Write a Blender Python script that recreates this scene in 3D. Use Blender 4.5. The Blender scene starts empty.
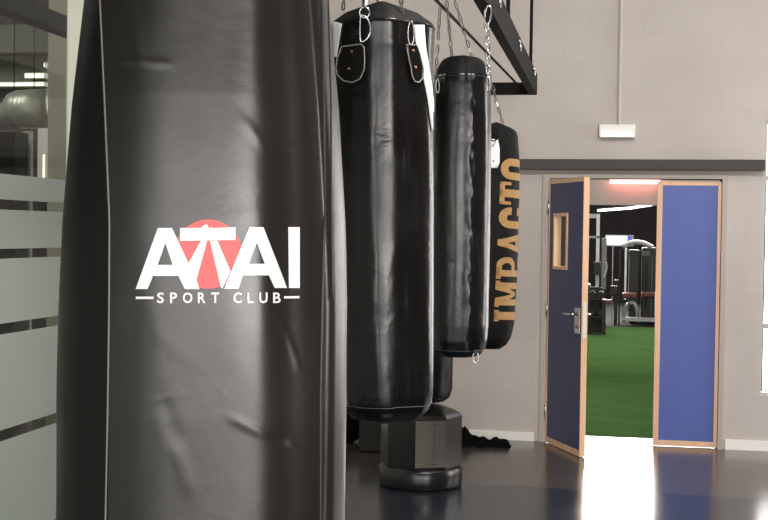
import bpy, bmesh, math, random
from mathutils import Vector, Matrix, noise
from mathutils.bvhtree import BVHTree
random.seed(4)
SC = bpy.context.scene
COL = SC.collection
PI = math.pi
R = math.radians

# ------------------------------------------------------------------ camera
F = 1250.0
YAW = math.atan(228 / F)
PITCH = 0.0224
ROLL = 0.014
CAM = Vector((0, 0, 1.64))
fwd = Vector((-math.sin(YAW) * math.cos(PITCH), math.cos(YAW) * math.cos(PITCH), -math.sin(PITCH)))
r0 = Vector((math.cos(YAW), math.sin(YAW), 0))
u0 = r0.cross(fwd)
RT = (r0 * math.cos(ROLL) + u0 * math.sin(ROLL)).normalized()
UP = (u0 * math.cos(ROLL) - r0 * math.sin(ROLL)).normalized()
cd = bpy.data.cameras.new('camera'); cam = bpy.data.objects.new('camera', cd); COL.objects.link(cam)
m = Matrix((RT, UP, -fwd)).transposed().to_4x4(); m.translation = CAM
cam.matrix_world = m
cd.sensor_width = 36; cd.lens = F * 36 / 768; cd.clip_end = 200; cd.clip_start = 0.05
SC.camera = cam

def ray(px, py): return fwd + RT * ((px - 384) / F) + UP * ((260 - py) / F)
def at(px, py, d): return CAM + ray(px, py) * d                     # by depth along the view
def atY(px, py, Y): r = ray(px, py); return CAM + r * (Y / r.y)      # on a plane parallel to the back wall
def atX(px, py, X): r = ray(px, py); return CAM + r * (X / r.x)
def atZ(px, py, Z=0.0): r = ray(px, py); return CAM + r * ((Z - CAM.z) / r.z)

# ------------------------------------------------------------------ materials
def lin(c): return tuple(((v / 255) / 12.92 if v / 255 <= 0.04045 else ((v / 255 + 0.055) / 1.055) ** 2.4) for v in c) + (1,)
def mat(name, rgb=(128, 128, 128), rough=0.5, metal=0.0, spec=0.5, bump=0.0, bscale=60, var=0.0, vscale=3, emit=None, estr=1, coat=0, stretch=None, rvar=0):
    M = bpy.data.materials.new(name); M.use_nodes = True
    nt = M.node_tree; n = nt.nodes; b = n['Principled BSDF']
    c = lin(rgb)
    b.inputs['Base Color'].default_value = c
    b.inputs['Roughness'].default_value = rough
    b.inputs['Metallic'].default_value = metal
    b.inputs['Specular IOR Level'].default_value = spec
    b.inputs['Coat Weight'].default_value = coat
    tc = n.new('ShaderNodeTexCoord'); mp = n.new('ShaderNodeMapping')
    nt.links.new(tc.outputs['Object'], mp.inputs['Vector'])
    if stretch: mp.inputs['Scale'].default_value = stretch
    if bump:
        t = n.new('ShaderNodeTexNoise'); t.inputs['Scale'].default_value = bscale; t.inputs['Detail'].default_value = 6
        nt.links.new(mp.outputs[0], t.inputs['Vector'])
        bp = n.new('ShaderNodeBump'); bp.inputs['Strength'].default_value = bump; bp.inputs['Distance'].default_value = 0.01
        nt.links.new(t.outputs['Fac'], bp.inputs['Height']); nt.links.new(bp.outputs[0], b.inputs['Normal'])
    if var:
        t = n.new('ShaderNodeTexNoise'); t.inputs['Scale'].default_value = vscale; t.inputs['Detail'].default_value = 5
        nt.links.new(mp.outputs[0], t.inputs['Vector'])
        cr = n.new('ShaderNodeValToRGB')
        cr.color_ramp.elements[0].position = 0.3; cr.color_ramp.elements[1].position = 0.7
        cr.color_ramp.elements[0].color = tuple(v * (1 - var) for v in c[:3]) + (1,)
        cr.color_ramp.elements[1].color = tuple(min(1, v * (1 + var)) for v in c[:3]) + (1,)
        nt.links.new(t.outputs['Fac'], cr.inputs[0]); nt.links.new(cr.outputs[0], b.inputs['Base Color'])
        if rvar:
            mr = n.new('ShaderNodeMapRange'); mr.inputs['To Min'].default_value = rough - rvar; mr.inputs['To Max'].default_value = rough + rvar
            mr.inputs['From Min'].default_value = 0.3; mr.inputs['From Max'].default_value = 0.7
            nt.links.new(t.outputs['Fac'], mr.inputs['Value']); nt.links.new(mr.outputs[0], b.inputs['Roughness'])
    if emit:
        b.inputs['Emission Color'].default_value = lin(emit); b.inputs['Emission Strength'].default_value = estr
    return M

def leather(name, rgb, rough, grain=0.25, crease=0.5, spec=0.5):
    M = bpy.data.materials.new(name); M.use_nodes = True
    nt = M.node_tree; n = nt.nodes; b = n['Principled BSDF']; L = nt.links.new
    tc = n.new('ShaderNodeTexCoord')
    t1 = n.new('ShaderNodeTexNoise'); t1.inputs['Scale'].default_value = 7; t1.inputs['Detail'].default_value = 4; t1.inputs['Distortion'].default_value = 0.5
    t2 = n.new('ShaderNodeTexVoronoi'); t2.inputs['Scale'].default_value = 420
    t3 = n.new('ShaderNodeTexNoise'); t3.inputs['Scale'].default_value = 5; t3.inputs['Detail'].default_value = 8
    for t in (t1, t2, t3): L(tc.outputs['Object'], t.inputs['Vector'])
    b1 = n.new('ShaderNodeBump'); b1.inputs['Strength'].default_value = crease; b1.inputs['Distance'].default_value = 0.012
    b2 = n.new('ShaderNodeBump'); b2.inputs['Strength'].default_value = grain; b2.inputs['Distance'].default_value = 0.0006
    L(t1.outputs['Fac'], b1.inputs['Height']); L(t2.outputs['Distance'], b2.inputs['Height']); L(b1.outputs[0], b2.inputs['Normal'])
    L(b2.outputs[0], b.inputs['Normal'])
    mr = n.new('ShaderNodeMapRange'); mr.inputs['From Min'].default_value = 0.3; mr.inputs['From Max'].default_value = 0.7
    mr.inputs['To Min'].default_value = rough - 0.06; mr.inputs['To Max'].default_value = rough + 0.08
    L(t3.outputs['Fac'], mr.inputs['Value']); L(mr.outputs[0], b.inputs['Roughness'])
    c = lin(rgb); b.inputs['Base Color'].default_value = c; b.inputs['Specular IOR Level'].default_value = spec
    return M

LEATHER1 = leather('worn black leather', (36, 34, 32), 0.33, 0.07, 0.12, 0.75)
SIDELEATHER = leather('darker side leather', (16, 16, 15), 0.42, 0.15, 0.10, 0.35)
VINYL = leather('glossy black vinyl', (13, 12, 12), 0.27, 0.05, 0.40, 0.62)
VINYL3 = leather('shiny black vinyl', (13, 13, 14), 0.23, 0.05, 0.34, 0.55)
CANVAS = leather('matte black canvas', (14, 13, 12), 0.7, 0.2, 0.2, 0.2)
PIPING = mat('grey piping', (120, 116, 110), 0.4)
STITCH = mat('pale stitching', (165, 162, 155), 0.7)
WHITEPRINT = mat('white print', (250, 250, 250), 0.5, emit=None)
REDPRINT = mat('coral red print', (240, 104, 104), 0.5)
GOLD = mat('ochre gold print', (166, 128, 78), 0.7, var=0.12, vscale=30)
WHITESTRAP = mat('white webbing', (240, 240, 238), 0.6, bump=0.2, bscale=300)
CHROME = mat('chrome steel', (205, 205, 208), 0.22, 1.0)
CHAINM = mat('dull steel chain', (160, 158, 152), 0.35, 1.0)
RIVET = mat('bronze rivet', (170, 120, 90), 0.3, 0.8)
BLACKMETAL = mat('black painted steel', (12, 10, 10), 0.6, spec=0.12, bump=0.03)
GREYMETAL = mat('grey painted steel beam', (70, 64, 61), 0.55, spec=.3, var=0.08, vscale=5)
WOOD = mat('beech wood', (236, 192, 156), 0.45, var=0.1, vscale=14, stretch=(1, 1, 0.08))
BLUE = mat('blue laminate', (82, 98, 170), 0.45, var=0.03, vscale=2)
BLUE_SHADE = mat('shaded blue laminate', (56, 62, 106), 0.45, var=0.03, vscale=2)  # same blue laminate on the open leaf, its shade put into the colour
WHITEPAINT = mat('white skirting', (244, 241, 235), 0.5)
FRAMEGREY = mat('pale grey door frame', (176, 166, 158), 0.5)
RUBBER = mat('black rubber', (20, 20, 20), 0.6, bump=0.1, bscale=200)
PLASTIC = mat('black moulded plastic', (26, 26, 26), 0.24)
PLASTIC_LIT = mat('lit grey plastic', (128, 124, 116), 0.4, var=0.06, vscale=12)  # face of the black base turned to the light, brightness put into the colour
CLOTH = mat('black cloth', (7, 7, 7), 0.95, spec=.1, bump=0.6, bscale=40)

# painted concrete block wall
def block_wall(name, rgb):
    M = bpy.data.materials.new(name); M.use_nodes = True
    nt = M.node_tree; n = nt.nodes; b = n['Principled BSDF']; L = nt.links.new
    tc = n.new('ShaderNodeTexCoord'); mp = n.new('ShaderNodeMapping'); mp.inputs['Rotation'].default_value = (PI / 2, 0, 0)
    sx = n.new('ShaderNodeSeparateXYZ'); cx = n.new('ShaderNodeCombineXYZ')
    L(tc.outputs['Object'], sx.inputs[0]); L(sx.outputs['X'], cx.inputs['X']); L(sx.outputs['Z'], cx.inputs['Y'])
    br = n.new('ShaderNodeTexBrick'); br.inputs['Scale'].default_value = 1; br.inputs['Brick Width'].default_value = 0.4; br.inputs['Row Height'].default_value = 0.2
    br.inputs['Mortar Size'].default_value = 0.006; br.inputs['Mortar Smooth'].default_value = 0.6
    c = lin(rgb)
    br.inputs['Color1'].default_value = c; br.inputs['Color2'].default_value = tuple(v * 0.965 for v in c[:3]) + (1,); br.inputs['Mortar'].default_value = tuple(v * 0.94 for v in c[:3]) + (1,)
    L(cx.outputs[0], br.inputs['Vector'])
    t = n.new('ShaderNodeTexNoise'); t.inputs['Scale'].default_value = 1.3; t.inputs['Detail'].default_value = 8
    L(cx.outputs[0], t.inputs['Vector'])
    mx = n.new('ShaderNodeMix'); mx.data_type = 'RGBA'; mx.blend_type = 'MULTIPLY'; mx.inputs[0].default_value = 1
    cr = n.new('ShaderNodeValToRGB'); cr.color_ramp.elements[0].position = 0.3; cr.color_ramp.elements[1].position = 0.7
    cr.color_ramp.elements[0].color = (0.90, 0.89, 0.88, 1); cr.color_ramp.elements[1].color = (1, 1, 1, 1)
    L(t.outputs['Fac'], cr.inputs[0]); L(br.outputs['Color'], mx.inputs[6]); L(cr.outputs[0], mx.inputs[7]); L(mx.outputs[2], b.inputs['Base Color'])
    bp = n.new('ShaderNodeBump'); bp.inputs['Strength'].default_value = 0.12; bp.inputs['Distance'].default_value = 0.004; bp.invert = True
    L(br.outputs['Fac'], bp.inputs['Height']); L(bp.outputs[0], b.inputs['Normal'])
    b.inputs['Roughness'].default_value = 0.7
    return M
WALLM = block_wall('painted block wall', (196, 188, 182))

# ------------------------------------------------------------------ mesh helpers
def obj(name, bm, material=None, parent=None, smooth=False):
    me = bpy.data.meshes.new(name); bm.normal_update(); bm.to_mesh(me); bm.free()
    if material: me.materials.append(material)
    if smooth:
        for p in me.polygons: p.use_smooth = True
    o = bpy.data.objects.new(name, me); COL.objects.link(o)
    if parent:
        o.parent = parent
        o.matrix_parent_inverse = parent.matrix_world.inverted()
    return o
def thing(name, label, cat, loc=(0, 0, 0), group=None):
    o = bpy.data.objects.new(name, None); COL.objects.link(o); o.location = loc; o.empty_display_size = 0.1
    o.matrix_world = Matrix.Translation(Vector(loc))
    o['label'] = label; o['category'] = cat
    if group: o['group'] = group
    return o
def tag(o, label, cat, group=None):
    o['label'] = label; o['category'] = cat
    if group: o['group'] = group
    return o
def struct(o): o['kind'] = 'structure'; return o

def box(bm, lo, hi, bevel=0.0, mtx=None):
    lo, hi = Vector(lo), Vector(hi)
    r = bmesh.ops.create_cube(bm, size=1)
    s = hi - lo; c = (hi + lo) / 2
    for v in r['verts']:
        v.co = Vector((v.co.x * s.x, v.co.y * s.y, v.co.z * s.z)) + c
    if bevel:
        ed = list({e for v in r['verts'] for e in v.link_edges})
        rr = bmesh.ops.bevel(bm, geom=ed, offset=bevel, segments=2, affect='EDGES', profile=0.5)
        vs = list({v for f in rr['faces'] for v in f.verts})
    else: vs = r['verts']
    if mtx:
        for v in vs: v.co = mtx @ v.co
    return bm
def BX(lo, hi, bevel=0.0, mtx=None): return box(bmesh.new(), lo, hi, bevel, mtx)

def tube(bm, pts, r, seg=8, closed=False):
    pts = [Vector(p) for p in pts]; n = len(pts); rings = []
    prev = None
    for i, p in enumerate(pts):
        if closed: t = (pts[(i + 1) % n] - pts[i - 1])
        else: t = pts[min(i + 1, n - 1)] - pts[max(i - 1, 0)]
        t.normalize()
        if prev is None:
            a = Vector((0, 0, 1)) if abs(t.z) < 0.9 else Vector((1, 0, 0))
            u = t.cross(a).normalized()
        else: u = (prev - t * prev.dot(t)).normalized()
        prev = u; w = t.cross(u)
        rr = r[i] if isinstance(r, (list, tuple)) else r
        rings.append([bm.verts.new(p + u * math.cos(2 * PI * k / seg) * rr + w * math.sin(2 * PI * k / seg) * rr) for k in range(seg)])
    for i in range(n if closed else n - 1):
        A, B = rings[i], rings[(i + 1) % n]
        for k in range(seg): bm.faces.new((A[k], A[(k + 1) % seg], B[(k + 1) % seg], B[k]))
    if not closed:
        bm.faces.new(rings[0][::-1]); bm.faces.new(rings[-1])
    return bm
def TB(pts, r, seg=8, closed=False): return tube(bmesh.new(), pts, r, seg, closed)

def lathe(bm, prof, c=(0, 0, 0), seg=48):
    c = Vector(c); rings = []
    for (r, z) in prof:
        rings.append([bm.verts.new(c + Vector((r * math.cos(2 * PI * k / seg), r * math.sin(2 * PI * k / seg), z))) for k in range(seg)])
    for A, B in zip(rings, rings[1:]):
        for k in range(seg): bm.faces.new((A[k], A[(k + 1) % seg], B[(k + 1) % seg], B[k]))
    bm.faces.new(rings[0][::-1]); bm.faces.new(rings[-1])
    return bm

def chain_mesh(a, b, ln=0.034, wr=0.0032, bm=None, wid=0.5, sag=0.0):
    a, b = Vector(a), Vector(b); bm = bm or bmesh.new()
    L = (b - a).length; d = (b - a).normalized()
    n = max(2, int(round(L / (ln - 2.2 * wr))))
    u = d.cross(Vector((0.3, 1, 0.1))).normalized(); w = d.cross(u)
    for i in range(n):
        c = a.lerp(b, (i + 0.5) / n) + Vector((0, 0, -sag * 4 * ((i + .5) / n) * (1 - (i + .5) / n)))
        x = u if i % 2 == 0 else w
        ang = random.uniform(-0.25, 0.25); y = d.cross(x); x = x * math.cos(ang) + y * math.sin(ang)
        h = ln / 2 - wr; hw = ln * wid / 2 - wr; pts = []
        for k in range(10):
            t = 2 * PI * k / 10
            pts.append(c + d * (math.cos(t) * hw + (h - hw) * (1 if math.cos(t) > 0 else -1)) + x * math.sin(t) * hw)
        tube(bm, pts, wr, 5, True)
    return bm

# ------------------------------------------------------------------ bags
class Bag:
    def __init__(s, bot, top, prof, wr, seed):
        s.b, s.t = Vector(bot), Vector(top)
        s.a = (s.t - s.b).normalized(); s.L = (s.t - s.b).length
        tc = CAM - (s.b + s.t) / 2; tc.z = 0
        s.e1 = (tc - s.a * tc.dot(s.a)).normalized()
        s.e2 = s.e1.cross(s.a).normalized()
        if s.e2.dot(RT) < 0: s.e2 = -s.e2
        s.prof = prof; s.wr = wr; s.seed = seed
    def rad(s, q):
        P = s.prof
        if q <= P[0][0]: return P[0][1]
        for (a, ra), (b, rb) in zip(P, P[1:]):
            if q <= b:
                f = (q - a) / (b - a); return ra + (rb - ra) * f
        return P[-1][1]
    def pos(s, th, q, off=0):
        r = s.rad(q) + off
        d = s.e1 * math.cos(th) + s.e2 * math.sin(th)
        h = q * s.L
        return s.b + s.a * h + d * (r + s.wr(th, h) * min(1, r / 0.05))
    def mesh(s, qs, seg=128):
        bm = bmesh.new(); rings = []
        for q in qs:
            rings.append([bm.verts.new(s.pos(2 * PI * k / seg, q)) for k in range(seg)])
        for A, B in zip(rings, rings[1:]):
            for k in range(seg): bm.faces.new((A[k], B[k], B[(k + 1) % seg], A[(k + 1) % seg]))
        bm.faces.new(rings[0]); bm.faces.new(rings[-1][::-1])
        bmesh.ops.recalc_face_normals(bm, faces=bm.faces)
        return bm
def lerp(a, b, n): return [a + (b - a) * i / (n - 1) for i in range(n)]
def N(x, y, z, seed=0): return noise.noise(Vector((x + seed * 7.3, y - seed * 3.1, z + seed)))

class Hit:
    """cast view rays on a finished body to lay seams, straps and print on its surface"""
    def __init__(s, o):
        me = o.data; mw = o.matrix_world
        s.t = BVHTree.FromPolygons([mw @ v.co for v in me.vertices], [tuple(p.vertices) for p in me.polygons])
    def __call__(s, px, py, off=0.001):
        r = ray(px, py).normalized(); h = s.t.ray_cast(CAM, r)
        if h[0] is None: return None
        nn = h[1]
        if nn.dot(r) > 0: nn = -nn
        return h[0] + nn * off

def decal(polys, hit, step=3.0, off=0.0012, thick=0.0, fb=None):
    """polys: lists of pixel points on the body as seen head-on -> sheet following the body"""
    bm = bmesh.new()
    for poly in polys:
        vs = [bm.verts.new((x, y, 0)) for x, y in poly]
        es = [bm.edges.new((vs[i], vs[(i + 1) % len(vs)])) for i in range(len(vs))]
        bmesh.ops.triangle_fill(bm, use_beauty=True, use_dissolve=False, edges=es)
    xs = [v.co.x for v in bm.verts]; ys = [v.co.y for v in bm.verts]
    for ax, lo, hi in ((0, min(xs), max(xs)), (1, min(ys), max(ys))):
        c = math.floor(lo / step) * step + step
        while c < hi:
            co = Vector((0, 0, 0)); co[ax] = c; no = Vector((0, 0, 0)); no[ax] = 1
            bmesh.ops.bisect_plane(bm, geom=bm.verts[:] + bm.edges[:] + bm.faces[:], plane_co=co, plane_no=no, dist=1e-5)
            c += step
    bad = []
    for v in bm.verts:
        p = hit(v.co.x, v.co.y, off)
        if p is None and fb: p = at(v.co.x, v.co.y, fb)
        if p is None: bad.append(v)
        else: v.co = p
    bmesh.ops.delete(bm, geom=bad, context='VERTS')
    bm.normal_update()
    for f in bm.faces:
        if f.normal.dot(CAM - f.calc_center_median()) < 0: f.normal_flip()
    return bm
def disc(cx, cy, rx, ry, n=48): return [(cx + rx * math.cos(2 * PI * k / n), cy + ry * math.sin(2 * PI * k / n)) for k in range(n)]

def text_polys(s, size=1.0, offset=0.0):
    cu = bpy.data.curves.new('t', 'FONT'); cu.body = s; cu.size = size; cu.offset = offset; cu.resolution_u = 3; cu.align_x = 'CENTER'
    o = bpy.data.objects.new('t', cu); COL.objects.link(o)
    me = bpy.data.meshes.new_from_object(o.evaluated_get(bpy.context.evaluated_depsgraph_get()))
    out = [[(me.vertices[i].co.x, me.vertices[i].co.y) for i in p.vertices] for p in me.polygons]
    bpy.data.objects.remove(o); bpy.data.curves.remove(cu); bpy.data.meshes.remove(me)
    return out

# ================= bag 1 : big leather bag in the foreground
D1 = 1.50
c1 = at(203.3, 520, D1); c1t = at(207.5, 0, D1)
c1t = c1 + (c1t - c1) * ((2.36 - c1.z) / (c1t.z - c1.z)); c1b = c1 + (c1t - c1) * ((0.98 - c1.z) / (2.36 - c1.z))
zof = lambda py, d, px=384: at(px, py, d).z
z_bot, z_top = 0.98, 2.36
def q1(py): return (zof(py, D1, 203) - z_bot) / (z_top - z_bot)
h = lambda half: D1 * (half / F) * 0.984
prof1 = [(0, 0.02), (0.006, 0.10), (0.02, 0.145), (0.05, 0.166), (0.10, h(143)), (q1(520), h(144.5)), (q1(400), h(145)), (q1(300), h(144)), (q1(220), h(141)), (q1(110), h(133.5)), (q1(0), h(122.5)), (0.86, h(118)), (0.95, h(116)), (0.975, 0.12), (1.0, 0.02)]
def crease(p0, p1, am, wd):
    out = []
    for x, y in (p0, p1):
        t = math.asin(max(-1, min(1, (x - 203.5) / 145))); out.append((t * 0.17, zof(y, D1 - .172 * math.cos(t), x) - z_bot))
    return (out[0], out[1], am, wd)
CREASES = [crease((225, 421), (262, 442), .0013, .0042), crease((262, 442), (284, 448), -.0010, .004), crease((280, 446), (300, 466), .0017, .0045),
           crease((268, 316), (281, 338), .0011, .004), crease((281, 338), (293, 378), .0011, .004), crease((108, 62), (170, 66), .0009, .004),
           crease((168, 400), (182, 452), -.0010, .009), crease((178, 445), (192, 500), .0010, .008), crease((284, 331), (312, 337), .0007, .003),
           crease((236, 118), (262, 150), .0007, .006), crease((125, 20), (140, 70), .0010, .010), crease((276, 96), (280, 100), .0012, .003),
           crease((160, 335), (200, 372), .0003, .008), crease((150, 404), (190, 398), .0002, .003), crease((280, 145), (308, 150), .0006, .004)]
def w1(th, hh):
    g = 0.0034 * N(math.cos(th) * 1.6, math.sin(th) * 1.6, hh * 2.2, 1) + 0.0009 * N(math.cos(th) * 5, math.sin(th) * 5, hh * 7, 2)
    if abs(th if th < PI else th - 2 * PI) < 1.3:
        tt = (th if th < PI else th - 2 * PI) * 0.17
        for (ax_, ay_), (bx_, by_), am, wd in CREASES:
            dx, dy = bx_ - ax_, by_ - ay_; L2 = dx * dx + dy * dy
            f = max(0, min(1, ((tt - ax_) * dx + (hh - ay_) * dy) / L2))
            d2 = (tt - ax_ - f * dx) ** 2 + (hh - ay_ - f * dy) ** 2
            if d2 < 9 * wd * wd: g += am * math.exp(-d2 / (wd * wd)) * min(1, 4 * f * (1 - f) + .25)
    g += 0.0030 * math.exp(-((math.degrees(th) - 20) / 9) ** 2) * (0.6 + 0.6 * N(0, 0, hh * 2, 5))      # soft vertical ridge
    g -= 0.0045 * math.exp(-((math.degrees(th) - 33) / 8) ** 2)                                         # flat right of the ridge
    g -= 0.0030 * math.exp(-((math.degrees(th) - 56) / 2.2) ** 2)                                        # seam groove
    return g
bag1 = Bag((c1b.x, c1b.y, z_bot), (c1t.x, c1t.y, z_top), prof1, w1, 1)
t1 = thing('punching_bag', 'huge worn black leather punching bag with a white and red club logo, nearest the camera', 'punching bag', (c1.x, c1.y, z_bot))
body1 = obj('bag_body', bag1.mesh([0, .003, .006, .013] + lerp(0.02, 0.95, 400) + [.96, .975, .99, 1.0], 440), LEATHER1, t1, True)
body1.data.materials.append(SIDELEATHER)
SLIM = None
H1 = Hit(body1)
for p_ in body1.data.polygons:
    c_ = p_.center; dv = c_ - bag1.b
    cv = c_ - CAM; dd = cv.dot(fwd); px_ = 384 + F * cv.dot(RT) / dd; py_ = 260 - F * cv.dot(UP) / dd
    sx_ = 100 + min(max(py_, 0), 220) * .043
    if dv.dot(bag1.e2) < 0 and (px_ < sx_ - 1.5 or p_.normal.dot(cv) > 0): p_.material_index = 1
def seam(hit, pts, r, mtl, parent, name='piping', off=0.0, n=60):
    P = []
    for i in range(n):
        f = i / (n - 1) * (len(pts) - 1); k = min(int(f), len(pts) - 2); f -= k
        x = pts[k][0] + (pts[k + 1][0] - pts[k][0]) * f; y = pts[k][1] + (pts[k + 1][1] - pts[k][1]) * f
        p = hit(x, y, off)
        if p is not None: P.append(p)
    return obj(name, TB(P, r, 6), mtl, parent, True)
DARKPIPE = mat('dark piping', (46, 44, 42), 0.38)
seam(H1, [(97, -60), (100, 0), (105, 110), (109.5, 220), (109, 320), (107.5, 420), (105.5, 520), (105, 560)], 0.0012, PIPING, t1)
seam(H1, [(319, -60), (321.5, 0), (324, 100), (325, 200), (322.5, 300), (320.5, 400), (320.5, 520), (321, 560)], 0.0016, DARKPIPE, t1, 'piping')
seam(H1, [(327, -60), (328, 0), (331, 100), (331.5, 200), (333, 300)], 0.0012, DARKPIPE, t1, 'piping')
# logo: pixel measurements of the print on the bag
def z1(x, y): return (130 + x / 5.778, 215 + y / 5.778)
def z2(x, y): return (215 + x / 5.778, 215 + y / 5.778)
A1 = [z1(35, 428), z1(163, 75), z1(244, 75), z1(288, 158), z1(338, 272), z1(415, 150), z1(290, 150), z1(290, 75), z1(412, 73), z1(430, 56), z1(446, 56), z1(455, 78), z1(474, 72), z1(480, 75)]
A1 = [z1(35, 428), z1(163, 75), z1(244, 75), z1(338, 278), z1(408, 150), z1(445, 150), z1(385, 372), z1(401, 428), z1(318, 428), z1(280, 352), z1(136, 352), z1(104, 428)]
A1_hole = [z1(162, 288), z1(206, 163), z1(248, 288)]
T_bar = [z1(290, 75), z1(408, 75), z1(432, 56), z1(448, 56), z1(455, 78), z1(468, 72), z1(484, 76), z2(118, 70), z2(118, 145), z1(290, 150)]
T_leg = [z1(462, 150), z1(505, 150), z2(89, 325), z2(42, 424), z2(33, 418)]
A2o = [z2(52, 426), z2(197, 70), z2(277, 70), z2(413, 422), z2(341, 422), z2(308, 349), z2(160, 349), z2(136, 426)]
A2_hole = [z2(195, 282), z2(240, 160), z2(285, 282)]
II = [z2(420, 70), z2(487, 70), z2(487, 422), z2(424, 422)]
def ring_split(outer, hole):
    """polygon with a hole -> one keyhole polygon"""
    hi = min(range(len(hole)), key=lambda i: hole[i][1]); oi = min(range(len(outer)), key=lambda i: (outer[i][0] - hole[hi][0]) ** 2 + (outer[i][1] - hole[hi][1]) ** 2)
    return outer[:oi + 1] + (hole[hi:] + hole[:hi + 1])[::1] + outer[oi:]
def holed(bm_unused=None): pass
def decal_hole(outer, hole, hit, off):
    bm = bmesh.new()
    es = []
    for poly in (outer, hole):
        vs = [bm.verts.new((x, y, 0)) for x, y in poly]
        es += [bm.edges.new((vs[i], vs[(i + 1) % len(vs)])) for i in range(len(vs))]
    bmesh.ops.triangle_fill(bm, use_beauty=True, edges=es)
    polys = []
    for f in bm.faces: polys.append([(v.co.x, v.co.y) for v in f.verts])
    bm.free()
    def inside(p, poly):
        c = False; j = len(poly) - 1
        for i in range(len(poly)):
            if (poly[i][1] > p[1]) != (poly[j][1] > p[1]) and p[0] < (poly[j][0] - poly[i][0]) * (p[1] - poly[i][1]) / (poly[j][1] - poly[i][1]) + poly[i][0]: c = not c
            j = i
        return c
    return [q for q in polys if not inside((sum(a for a, b in q) / 3, sum(b for a, b in q) / 3), hole)]
logo = obj('red_disc', decal([disc(*z1(452, 226)[:1] + z1(452, 226)[1:], 34, 34.6)], H1, 3, 0.0006), REDPRINT, t1, True)
logo['label'] = 'coral red disc printed behind the club lettering'
# letters
CIRC = None
polys = decal_hole(A1, A1_hole, H1, 0) + [T_bar, T_leg] + decal_hole(A2o, A2_hole, H1, 0) + [II]
lt = obj('logo_lettering', decal(polys, H1, 3, 0.0011), WHITEPRINT, t1, True); lt['label'] = 'bold white club name lettering'
sp = []
for ch, xc in zip('SPORT CLUB', [160.8, 173.8, 187.7, 201.7, 215.2, None, 237.5, 250.3, 263.0, 276.3]):
    if ch == ' ': continue
    tp = text_polys(ch, 1.0, 0.018)
    xs = [x for q in tp for x, y in q]; ys = [y for q in tp for x, y in q]
    x0, x1, y0, y1 = min(xs), max(xs), min(ys), max(ys)
    w = {'S': 7.0, 'P': 7.0, 'O': 9.6, 'R': 7.6, 'T': 8.2, 'C': 8.6, 'L': 6.2, 'U': 8.2, 'B': 7.6}[ch]
    for q in tp: sp.append([(xc + ((x - x0) / (x1 - x0) - .5) * w, 303.1 - ((y - y0) / (y1 - y0)) * 10.6) for x, y in q])
sp += [[(136.2, 296.6), (154, 296.6), (154, 299), (136.2, 299)], [(283.5, 296.2), (299, 296.0), (299, 298.3), (283.5, 298.5)]]
def decal_multi(polys, hit, step, off):
    bm = bmesh.new()
    for q in polys:
        try: bm.faces.new([bm.verts.new((x, y, 0)) for x, y in q])
        except Exception: pass
    bmesh.ops.triangulate(bm, faces=bm.faces[:])
    for v in bm.verts: v.co = hit(v.co.x, v.co.y, off) or v.co
    bm.normal_update()
    for f in bm.faces:
        if f.normal.dot(CAM - f.calc_center_median()) < 0: f.normal_flip()
    return bm
lt2 = obj('logo_lettering', decal_multi(sp, H1, 3, 0.0010), WHITEPRINT, t1, False); lt2['label'] = 'small white SPORT CLUB lettering between two dashes'
# top ring and chains, above the frame
for k in range(4):
    a = PI / 4 + k * PI / 2
    p = Vector((c1t.x + 0.11 * math.cos(a), c1t.y + 0.11 * math.sin(a), 2.325))
    obj('chain', chain_mesh(p, Vector((c1t.x, c1t.y, 2.70)), 0.04, 0.0035), CHAINM, t1)

# ================= bag 2
D2 = 3.8
ctr2 = at(386.5, 400, D2); ax = ctr2.x; ay = ctr2.y; ctr2t = at(382, 20, D2)
def zb(py, d, px): return at(px, py, d).z
z0b = zb(422, D2, 385); z1b = zb(2, D2, 385)
def q2(py): return (zb(py, D2, 385) - z0b) / (z1b - z0b)
k2 = D2 / F
prof2 = [(0, .01), (.003, 20 * k2), (.012, 34 * k2), (q2(410), 42 * k2), (q2(402), 45.5 * k2), (q2(392), 47 * k2), (q2(370), 48 * k2), (q2(300), 49.5 * k2), (q2(180), 50.5 * k2), (q2(90), 49.5 * k2), (q2(50), 50 * k2), (q2(29), 51 * k2), (q2(24), 48 * k2), (q2(14), 34 * k2), (q2(7), 16 * k2), (1, .01)]
def w2(th, hh):
    v = 0.004 * N(math.cos(th) * 2.2, math.sin(th) * 2.2, hh * 0.9, 3) + 0.0008 * N(math.cos(th) * 5, math.sin(th) * 5, hh * 5, 4)
    L = z1b - z0b
    d = math.degrees(th if th < PI else th - 2 * PI)
    wob = 5 * N(hh * 1.7, 0, 0, 21)
    v += 0.0042 * math.exp(-((d + 10 - wob) / 10) ** 2) * (1 + .5 * N(hh * 9, d * .08, 0, 22)) - 0.014 * math.exp(-((d - 31 - wob) / 17) ** 2)
    v += 0.0045 * math.exp(-((d - 30 + wob) / 6) ** 2) * (.4 + 1.2 * max(0, N(hh * 5, d * .1, 0, 23)))
    lowf = max(0, 1 - hh / 0.22); v += lowf * 0.0035 * N(th * 7 + hh * 3, hh * 5, 0, 6)
    topf = max(0, 1 - (L - hh) / 0.4); v += topf * 0.012 * math.sin(th * 4 + 0.9) * (0.7 + 0.5 * N(th, hh * 2, 1, 2))
    return v
bag2 = Bag((ax, ay, z0b), (ctr2t.x, ctr2t.y, z1b), prof2, w2, 2)
t2 = thing('punching_bag', 'glossy black punching bag with white straps and stitched leather tabs, second in the row', 'punching bag', (ax, ay, z0b), 'hanging punching bags')
body2 = obj('bag_body', bag2.mesh([0, .003, .007, .012] + lerp(.02, q2(29), 150) + lerp(q2(28), .985, 14) + [1.0], 160), VINYL, t2, True)
H2 = Hit(body2)
body2.data.materials.append(CANVAS)
for p_ in body2.data.polygons:
    if p_.center.z > bag2.pos(0, q2(29)).z + .004: p_.material_index = 1
P = []
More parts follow.
